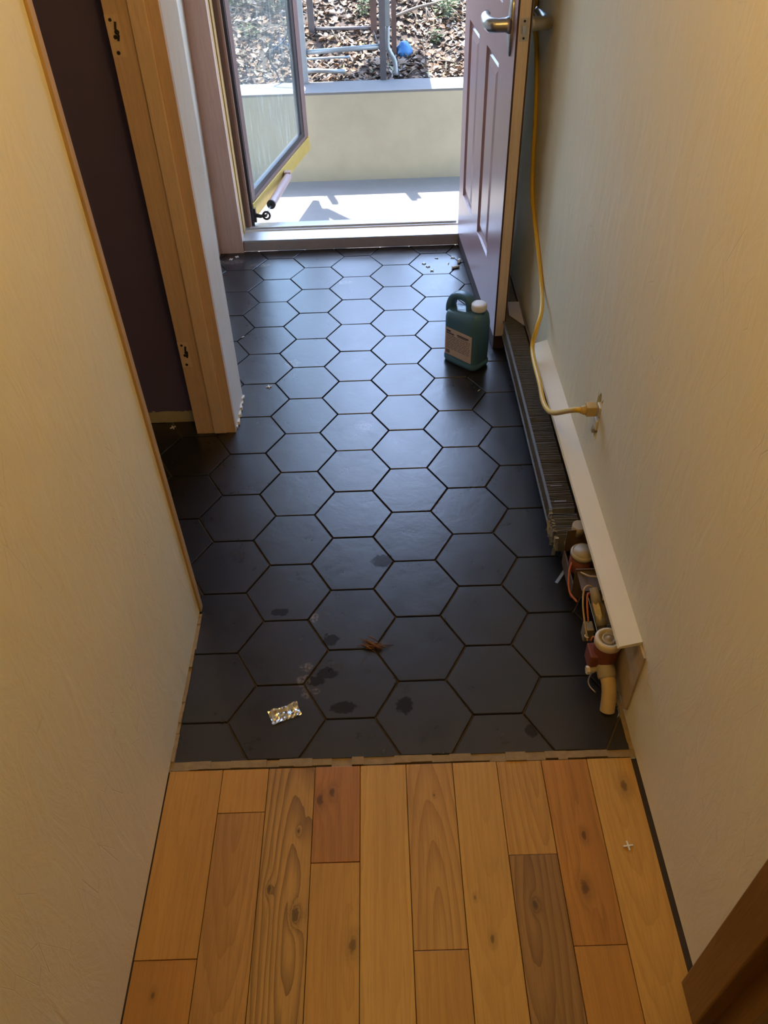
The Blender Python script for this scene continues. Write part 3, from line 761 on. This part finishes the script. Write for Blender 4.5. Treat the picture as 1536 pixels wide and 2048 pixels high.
# ------------------------------------------------------------------ baseboard heater without its cover
ht = empty('baseboard_heater', (.60, -1.3, 0), label='stripped baseboard heater with dusty fins and red valve along the wall', cat='heater')
HY0, HY1 = -2.225, .28
hood = MB().prism([(.6478, .252), (.600, .237), (.597, .231), (.599, .229), (.645, .240)], HY0, -.985, M=Matrix(((1, 0, 0, 0), (0, 0, 1, 0), (0, 1, 0, 0), (0, 0, 0, 1))))
hood = hood.build('hood', M['cream_metal'], ht)
bk = MB(); bk.prism([(-2.255, .035), (-2.235, .012), (-2.215, .03), (-2.19, .012), (-2.15, .03), (HY1, .03), (HY1, .098), (-.99, .098), (-.99, .243), (-2.262, .243)], .6425, .6472, M=Matrix(((0, 0, 1, 0), (1, 0, 0, 0), (0, 1, 0, 0), (0, 0, 0, 1))))
bk.build('back_plate', M['cream_dirty'], ht)
MB().box(.637, .6424, -1.98, -.985, .035, .2265).box(.637, .6424, -.985, HY1, .035, .112).build('inner_plate', M['bracket'], ht)
FX0, FX1, FZ0, FZ1 = .560, .628, .058, .122
fn = MB(); random.seed(31); y = -1.76
while y < .22:
    tl = random.gauss(0, .05)+(random.gauss(0, .25) if y < -1.66 else 0)
    dy = math.sin(tl)*.03; tb = random.gauss(0, .002)
    vs = [(FX0, y-dy+tb, FZ0), (FX1, y-dy, FZ0), (FX1, y+dy, FZ1), (FX0, y+dy+tb, FZ1)]
    vs += [(a, b+.0008, c) for a, b, c in vs]
    fn.add(vs, [(3, 2, 1, 0), (4, 5, 6, 7), (0, 1, 5, 4), (1, 2, 6, 5), (2, 3, 7, 6), (3, 0, 4, 7)]); y += .0055
fn.build('fins', M['fin'], ht, kind='stuff')
MB().tube([(.594, -1.80, .09), (.594, .25, .09)], .012, 12).build('pipe', M['brass'], ht)
for zz, xx in ((.1205, .5595), (.062, .5595)):
    MB().box(xx-.003, xx+.004, -1.66, .22, zz-.0025, zz+.0035).build('fin_rail', M['rail'], ht)
fbm = MB(); random.seed(33)
for k in range(34):
    y = -1.67-random.random()*.11; zz = random.uniform(.06, .12); a = random.uniform(-.8, .8)
    Mx = Matrix.Translation((.557, y, zz)) @ Matrix.Rotation(a, 4, 'X') @ Matrix.Rotation(random.uniform(-.6, .6), 4, 'Z')
    fbm.box(-.005, .004, -.0012, .0012, -.014, .014, M=Mx)
fbm.build('bent_fins', M['fin_bent'], ht, kind='stuff')
for k, (y0, w) in enumerate(((-1.565, .003), (-1.632, .004))):
    MB().box(.575, .608, y0, y0+w, FZ1, FZ1+.0015).build('bent_fin', M['fin_bent'], ht)
sp = MB().prism([(.583, -.60), (.630, -.68), (.634, -.50), (.590, -.50)], .126, .1275).build('cover_scrap', M['cap_tan'], ht)
# carrier bracket, round actuator
MB().box(.574, .637, -1.800, -1.797, .05, .175).box(.574, .637, -1.925, -1.922, .05, .160).box(.574, .577, -1.922, -1.80, .05, .10).box(.577, .637, -1.99, -1.925, .150, .153).build('bracket', M['bracket'], ht)
MB().lathe([(.018, 0), (.018, .03)], 14, M=Matrix.Translation((.607, -1.785, .15))).build('pipe_stub', M['cap_tan'], ht)
act = Vector((.6055, -1.862, 0))
ac = MB().lathe([(.0315, .075), (.0315, .150)], 28, M=Matrix.Translation(act)).build('actuator_body', M['red'], ht)
MB().lathe([(.0325, .148), (.0325, .156), (.029, .160), (.027, .160), (.027, .1575), (.0255, .1575), (.025, .162), (.0, .1625)], 28, M=Matrix.Translation(act)).build('actuator_cap', M['cap_tan'], ac)
# wires
def wire(pts, r, mat): MB().tube(curve_pts(pts, 7), r, 6).build('wire', mat, ht)
wire([(.578, -1.87, .13), (.566, -1.90, .12), (.562, -1.945, .10), (.574, -1.98, .10)], .0028, M['wire_r'])
wire([(.585, -1.93, .155), (.60, -1.955, .168), (.622, -1.965, .172), (.630, -1.99, .165), (.622, -2.02, .15)], .0022, M['wire_y'])
wire([(.612, -1.99, .150), (.596, -1.985, .165), (.580, -1.995, .165), (.572, -2.03, .15), (.571, -2.07, .13), (.573, -2.11, .11)], .0024, M['wire_y'])
wire([(.603, -2.00, .14), (.590, -2.00, .155), (.582, -2.03, .15), (.580, -2.07, .13)], .0026, M['wire_r'])
wire([(.571, -2.095, .115), (.566, -2.105, .122), (.568, -2.115, .128), (.574, -2.108, .12)], .002, M['wire_y'])
wire([(.578, -2.115, .118), (.584, -2.11, .126), (.590, -2.118, .122), (.596, -2.122, .116)], .002, M['wire_r'])
# union and valve
MB().tube([(.607, -1.80, .10), (.608, -1.93, .10)], .014, 12).build('pipe', M['brass'], ht)
MB().tube([(.606, -1.985, .158), (.609, -2.004, .145), (.612, -2.02, .13)], [.0105, .0125, .0125], 12).build('nipple', M['cap_tan'], ht)
hexm = MB().tube([(.6105, -2.012, .134), (.6135, -2.030, .125), (.6155, -2.046, .117)], [.0145, .016, .0145], 6, smooth=False); hexm.build('union_nut', M['brass'], ht)
MB().tube([(.6135, -2.031, .124), (.6165, -2.068, .108)], .013, 14).build('union', M['brass'], ht)
MB().tube([(.616, -2.064, .108), (.620, -2.115, .095)], .011, 12).build('pipe', M['bracket'], ht)
MB().box(.575, .598, -2.075, -2.045, .06, .105).build('switch_arm', M['brass'], ht, bevel=.003)
MB().box(.5715, .600, -2.155, -2.110, .055, .105).build('switch_box', M['red'], ht, bevel=.004)
MB().box(.620, .637, -2.088, -2.0855, .135, .139).build('clip', M['steel'], ht)
VC = Vector((.612, -2.135, 0))
vb = MB().lathe([(.020, .045), (.027, .06), (.029, .10), (.029, .128), (.030, .134)], 24, M=Matrix.Translation(VC)).build('valve_body', M['red'], ht)
MB().lathe([(.029, .130), (.0325, .134), (.0325, .148), (.030, .152), (.0225, .152), (.0215, .142), (.0, .142)], 24, M=Matrix.Translation(VC)).build('valve_ring', M['ring'], vb)
MB().lathe([(.016, .142), (.016, .150), (.013, .151), (.012, .148), (.007, .148), (.006, .153), (.0, .153)], 20, M=Matrix.Translation(VC)).build('valve_stem', M['cap_tan'], vb)
MB().tube([(.598, -2.150, .06), (.580, -2.160, .06), (.569, -2.160, .062)], .0075, 10).build('bleed_nipple', M['cap_tan'], ht)
MB().tube([(.566, -2.160, .062), (.574, -2.160, .062)], .0105, 6, smooth=False).build('bleed_nut', M['ring'], ht)
MB().tube(curve_pts([(.612, -2.140, .07), (.613, -2.160, .062), (.614, -2.178, .052)], 4), [.022]*8+[.021], 14).build('elbow', M['cap_tan'], ht)
MB().tube(curve_pts([(.6135, -2.172, .056), (.6145, -2.195, .050), (.613, -2.215, .034), (.611, -2.228, .012), (.610, -2.234, .0005)], 5), .0175, 16).build('taped_pipe', M['pipe'], ht)
MB().tube(curve_pts([(.612, -2.12, .03), (.585, -2.145, .015), (.580, -2.165, .008), (.592, -2.185, .004)], 4), .0022, 6).build('wire', M['steel'], ht)

# ------------------------------------------------------------------ socket, plug and cord
oc = Vector((XR, -1.636, .42))
sk = empty('wall_socket', oc, label='coverless wall socket in a torn hole with a yellow plug', cat='socket')
MB().box(.684, .6895, -1.6595, -1.6125, .3565, .4895).build('dark_liner', M['holes'], sk)  # dark sheet painting the shade inside the socket hole
MB().box(.660, .664, -1.643, -1.629, .358, .488).build('yoke', M['brass'], sk)
MB().box(.646, .661, -1.6505, -1.6215, .424, .456).build('receptacle', M['recept'], sk, bevel=.003)
MB().box(.644, .661, -1.6505, -1.6215, .385, .414).build('receptacle', M['recept'], sk, bevel=.003)
MB().box(.640, .655, -1.641, -1.631, .372, .384).build('screw_tab', M['brass'], sk)
cd = empty('extension_cord', (.63, -1.3, .25), label='yellow extension cord drooping over the heater into the socket', cat='cord')
PG = Vector((.642, -1.636, .442))
pl = MB().prism([(-.013, -.015), (.013, -.015), (.013, .012), (.006, .016), (-.006, .016), (-.013, .012)], 0, .026, M=Matrix.Translation(PG) @ Matrix.Rotation(-math.pi/2, 4, 'Y') @ Matrix.Rotation(math.pi/2, 4, 'Z'))
pl.build('plug', M['plug'], cd, bevel=.002)
MB().tube([PG+Vector((-.024, 0, 0)), PG+Vector((-.034, 0, 0)), PG+Vector((-.036, 0, 0)), PG+Vector((-.040, 0, 0))], [.013, .0115, .0095, .0095], 12).build('strain_relief', M['plug'], cd)
cps = [PG+Vector((-.036, 0, 0)), PG+Vector((-.050, .01, -.006)), onx(1135, 822, .590), onx(1108, 826, .582), onx(1094, 818, .578), onx(1085, 798, .576), onx(1079, 765, .580), onx(1068, 722, .582), onx(1065, 690, .588), onx(1074, 655, .600), onx(1083, 622, .620), onx(1083, 575, .638), onx(1076, 500, .641), onx(1068, 430, .641), onx(1064, 380, .641), onx(1067, 300, .641), onx(1072, 200, .641), onx(1073, 100, .641), onx(1073, 0, .641), Vector((.641, -.45, 1.6)), Vector((.641, -.42, 2.3))]
MB().tube(curve_pts(cps, 6), .0072, 12).build('cable', M['cord'], cd)

# ------------------------------------------------------------------ jug
jp = onz(932, 733); jp = Vector((.416, -.704, 0))
jr = -math.atan2(.085, .105)
jug = empty('jug', jp, math.radians(-45), label='teal plastic jug with white cap standing by the open door', cat='jug')
W2, D2 = .079, .049
def rr(hw, hd, r, n=5):
    out = []
    for cx, cy, a0 in ((hw-r, hd-r, 0), (-hw+r, hd-r, 90), (-hw+r, -hd+r, 180), (hw-r, -hd+r, 270)):
        for k in range(n+1):
            a = math.radians(a0+90*k/n); out.append((cx+r*math.cos(a), cy+r*math.sin(a)))
    return out
jb = MB(); lv = [(.0, .92, .92), (.004, .97, .97), (.010, 1.02, 1.03), (.022, 1.03, 1.04), (.027, .985, .98), (.032, .985, .98), (.12, 1., 1.), (.178, 1., 1.), (.188, .985, .97)]
rings = []
for z, a, b in lv: rings.append([(x*a, y*b, z) for x, y in rr(W2, D2, .030)])
n = len(rings[0])
# shoulder: rises to the cap side (+x), stays low under the handle (-x)
def shoulder(x, y, t):
    top = .205+.022*max(0., min(1., (x+.02)/.05))
    return (x, y, .188+(top-.188)*t)
rings.append([shoulder(x*.95, y*.88, .6) for x, y in rr(W2, D2, .030)])
rings.append([shoulder(x*.88, y*.70, .95) for x, y in rr(W2, D2, .028)])
rings.append([shoulder(x*.78, y*.45, 1.) for x, y in rr(W2, D2, .026)])
rings.append([shoulder(x*.5, y*.15, 1.) for x, y in rr(W2, D2, .02)])
vs = [v for R in rings for v in R]; fs = [(r*n+i, r*n+(i+1) % n, (r+1)*n+(i+1) % n, (r+1)*n+i) for r in range(len(rings)-1) for i in range(n)]
fs += [tuple(range(n-1, -1, -1)), tuple(range((len(rings)-1)*n, len(rings)*n))]
jb.add(vs, fs, 0, True)
dbuild(jb, 'body', M['jug'], jug)
hd = MB()
hpts = [(-.080, 0, .188), (-.078, 0, .215), (-.066, 0, .243), (-.045, 0, .258), (-.018, 0, .262), (.004, 0, .256), (.012, 0, .238), (.014, 0, .212)]
cv = curve_pts(hpts, 5)
for i in range(len(cv)-1): pass
ringsH = []
for i, p in enumerate(cv):
    t = (cv[min(i+1, len(cv)-1)]-cv[max(i-1, 0)]).normalized(); b = Vector((0, 1, 0)); a = t.cross(b)
    ringsH.append([p+a*(.013*math.copysign(abs(math.cos(q))**.6, math.cos(q)))+b*(.021*math.copysign(abs(math.sin(q))**.6, math.sin(q))) for q in [2*math.pi*k/14 for k in range(14)]])
hd.add([v for R in ringsH for v in R], [(r*14+i, r*14+(i+1) % 14, (r+1)*14+(i+1) % 14, (r+1)*14+i) for r in range(len(ringsH)-1) for i in range(14)], 0, True)
dbuild(hd, 'handle', M['jug'], jug)
dbuild(MB().lathe([(.024, .222), (.024, .236)], 20, M=Matrix.Translation((.048, 0, 0))), 'neck', M['jug'], jug)
dbuild(MB().lathe([(.0265, .233), (.0275, .236), (.0275, .253), (.0255, .256), (.010, .2555), (.0, .2552)], 28, M=Matrix.Translation((.048, 0, 0))), 'cap', M['cap'], jug)
lbm = MB().box(-.062, .062, -D2-.0012, -D2+.0002, .036, .146)
lo = dbuild(lbm, 'label', M['label'], jug)
ink = MB(); random.seed(2); yf = -D2-.0018
def ib(x0, x1, z0, z1): ink.box(x0, x1, yf, -D2-.0010, z0, z1)
ib(-.056, -.036, .131, .138); ib(-.056, -.020, .123, .128); ib(-.006, .048, .128, .133); ib(-.004, .040, .1235, .126)
for k in range(9):
    z = .116-k*.0065; x = -.055
    while x < .052:
        w = random.uniform(.006, .02); ib(x, min(x+w, .055), z, z+.0016); x += w+.003
for k in range(4): ib(-.055+k*.0045, -.0525+k*.0045, .042, .056)
dbuild(ink, 'print', M['ink'], lo)

# ------------------------------------------------------------------ small litter
def spacer(px, py, rz, label, size=.010, flat=True, group='white tile spacers on the floor'):
    p = onz(px, py, .0012); w = size*.16
    mb = MB().prism([(w, w), (w, size), (-w, size), (-w, w), (-size, w), (-size, -w), (-w, -w), (-w, -size), (w, -size), (w, -w), (size, -w), (size, w)], 0, .0035, M=Matrix.Rotation(rz, 4, 'Z'))
    o = mb.build('tile_spacer', M['spacer'], label=label, cat='spacer', group=group); o.location = (p.x, p.y, .0003)
    return o
spacer(1256, 1692, .1, 'white cross tile spacer lying on the wooden planks')
spacer(346, 855, .5, 'white cross tile spacer in the side doorway by the purple wall')
spacer(538, 774, .3, 'white cross tile spacer on the tiles near the pine jamb')
for q, (a, b) in enumerate(((848, 527), (864, 541), (856, 533), (462, 519), (474, 514), (905, 515))):
    spacer(a, b, q*.7, 'small white tile spacer scattered beside the pinkish pine board' if a < 500 else 'small white tile spacer among the crumbs by the door hinge', .009, group='spacers by the pine board' if a < 500 else 'spacers by the door hinge')
def bit(px, py, L, r, rz, mat, name, label, cat='debris', group=None):
    p = onz(px, py); o = MB().tube([(-L/2, 0, r), (L/2, 0, r)], r, 8).build(name, mat, label=label, cat=cat, group=group)
    o.location = p; o.rotation_euler = (0, 0, rz); return o
bit(911, 536, .034, .0055, .25, M['spacer'], 'plastic_peg', 'white plastic peg lying beside the open door')
bit(918, 524, .018, .007, 1.2, M['spacer'], 'plaster_crumb', 'pale crumb of plaster at the hinge side of the door')
bit(897, 527, .014, .002, 1.3, M['spacer'], 'splinter', 'short white splinter on the far tiles by the door')
bit(873, 517, .016, .0015, -.4, M['spacer'], 'splinter', 'thin white splinter before the threshold riser')
bit(486, 675, .012, .002, .6, M['spacer'], 'plaster_chip', 'small white chip on the tile beside the drywall end')
bit(1068, 912, .007, .0035, .2, M['spacer'], 'plaster_chip', 'white chip against the heater fins')
bit(958, 781, .012, .0015, .9, M['spacer'], 'splinter', 'pale splinter on the tile in front of the jug')
bs = MB().prism([(-.03, -.004), (.03, -.004), (.03, .004), (-.03, .004)], 0, .0016).build('plastic_strip', M['blue_strip'], label='pale blue plastic strip on the tile by the red valve', cat='strip')
p = onz(1122, 1152); bs.location = (p.x, p.y, .0004); bs.rotation_euler = (0, -.05, .95)
# foil wrapper
fw_ = MB(); random.seed(44); nx, ny = 14, 7; vs = []
for jn in range(ny+1):
    for i in range(nx+1):
        x = -.036+.072*i/nx; y = -.018+.036*jn/ny
        z = .004+.006*abs(mnoise.noise(Vector((x*90, y*90, 5))))+.0035*(1 if jn > ny-2 else 0)+(.005*max(0, math.sin((x+.036)/.072*9)) if jn >= ny-1 else 0)
        vs.append((x+random.uniform(-.001, .001), y+random.uniform(-.001, .001), z))
fw_.add(vs, [(r*(nx+1)+i, r*(nx+1)+i+1, (r+1)*(nx+1)+i+1, (r+1)*(nx+1)+i) for r in range(ny) for i in range(nx)])
fo = fw_.build('foil_wrapper', M['foil'], label='torn silver foil wrapper on the black tile', cat='wrapper')
sf = fo.modifiers.new('thick', 'SOLIDIFY'); sf.thickness = .0006
p = onz(570, 1428); fo.location = (p.x, p.y, -.0032); fo.rotation_euler = (0, 0, .38)
# dead leaf debris
random.seed(9); dm = MB(); p = onz(748, 1292)
for k in range(22):
    a = random.gauss(-.5, .5); L = random.uniform(.012, .034); c = Vector((random.gauss(0, .008), random.gauss(0, .005), random.uniform(.002, .010)))
    d = Vector((math.cos(a), math.sin(a), random.uniform(-.15, .15)))*L
    dm.tube([c-d, c+Vector((0, 0, .003)), c+d], [.0008, .0018, .0007], 5)
for k in range(6):
    c = Vector((random.gauss(-.006, .008), random.gauss(0, .005), .004)); Mx = Matrix.Translation(c) @ Matrix.Rotation(random.uniform(-1, .4), 4, 'Z') @ Matrix.Rotation(random.uniform(-.7, .7), 4, 'X')
    dm.add([Mx @ Vector(q) for q in ((-.015, 0, 0), (0, -.006, .003), (.017, 0, 0), (0, .006, .003))], [(0, 1, 2), (0, 2, 3)])
for i, v in enumerate(dm.v): dm.v[i] = (v[0], v[1], max(.0006, v[2]))
do = dm.build('dead_leaf_scrap', M['debris'], label='brown scrap of dead leaf and needles on a tile joint', cat='leaf'); do.location = (p.x, p.y, 0)
hr = onz(728, 1322); MB().tube(curve_pts([(hr.x-.008, hr.y-.012, .001), (hr.x-.004, hr.y, .001), (hr.x+.006, hr.y+.010, .001)], 4), .0006, 4).build('pine_needle', M['debris'], label='fine dark curved needle beside the dead leaf scrap', cat='needle')

# ------------------------------------------------------------------ ceiling lamp
LP = Vector((.10, -2.30, 2.12))
lm = empty('pendant_lamp', LP, label='small round pendant lamp hanging over the hallway', cat='lamp')
MB().lathe([(.05, ZC-LP.z), (.05, ZC-LP.z-.02), (.02, ZC-LP.z-.03)], 24, M=Matrix.Translation(LP)).build('canopy', M['nickel'], lm)
MB().tube([LP+Vector((0, 0, .07)), LP+Vector((0, 0, ZC-LP.z-.02))], .004, 8).build('cord', M['cable'], lm)
em_ = NT('lamp_glow'); em_.set('Base Color', (1, .9, .7, 1)); em_.set('Emission Color', (1, .61, .17, 1)); em_.set('Emission Strength', 47.)
MB().lathe([(.02, .075), (.06, .062), (.085, .03), (.09, 0), (.085, -.03), (.06, -.062), (.02, -.08), (.001, -.082)], 28, M=Matrix.Translation(LP)).build('globe', em_.m, lm)
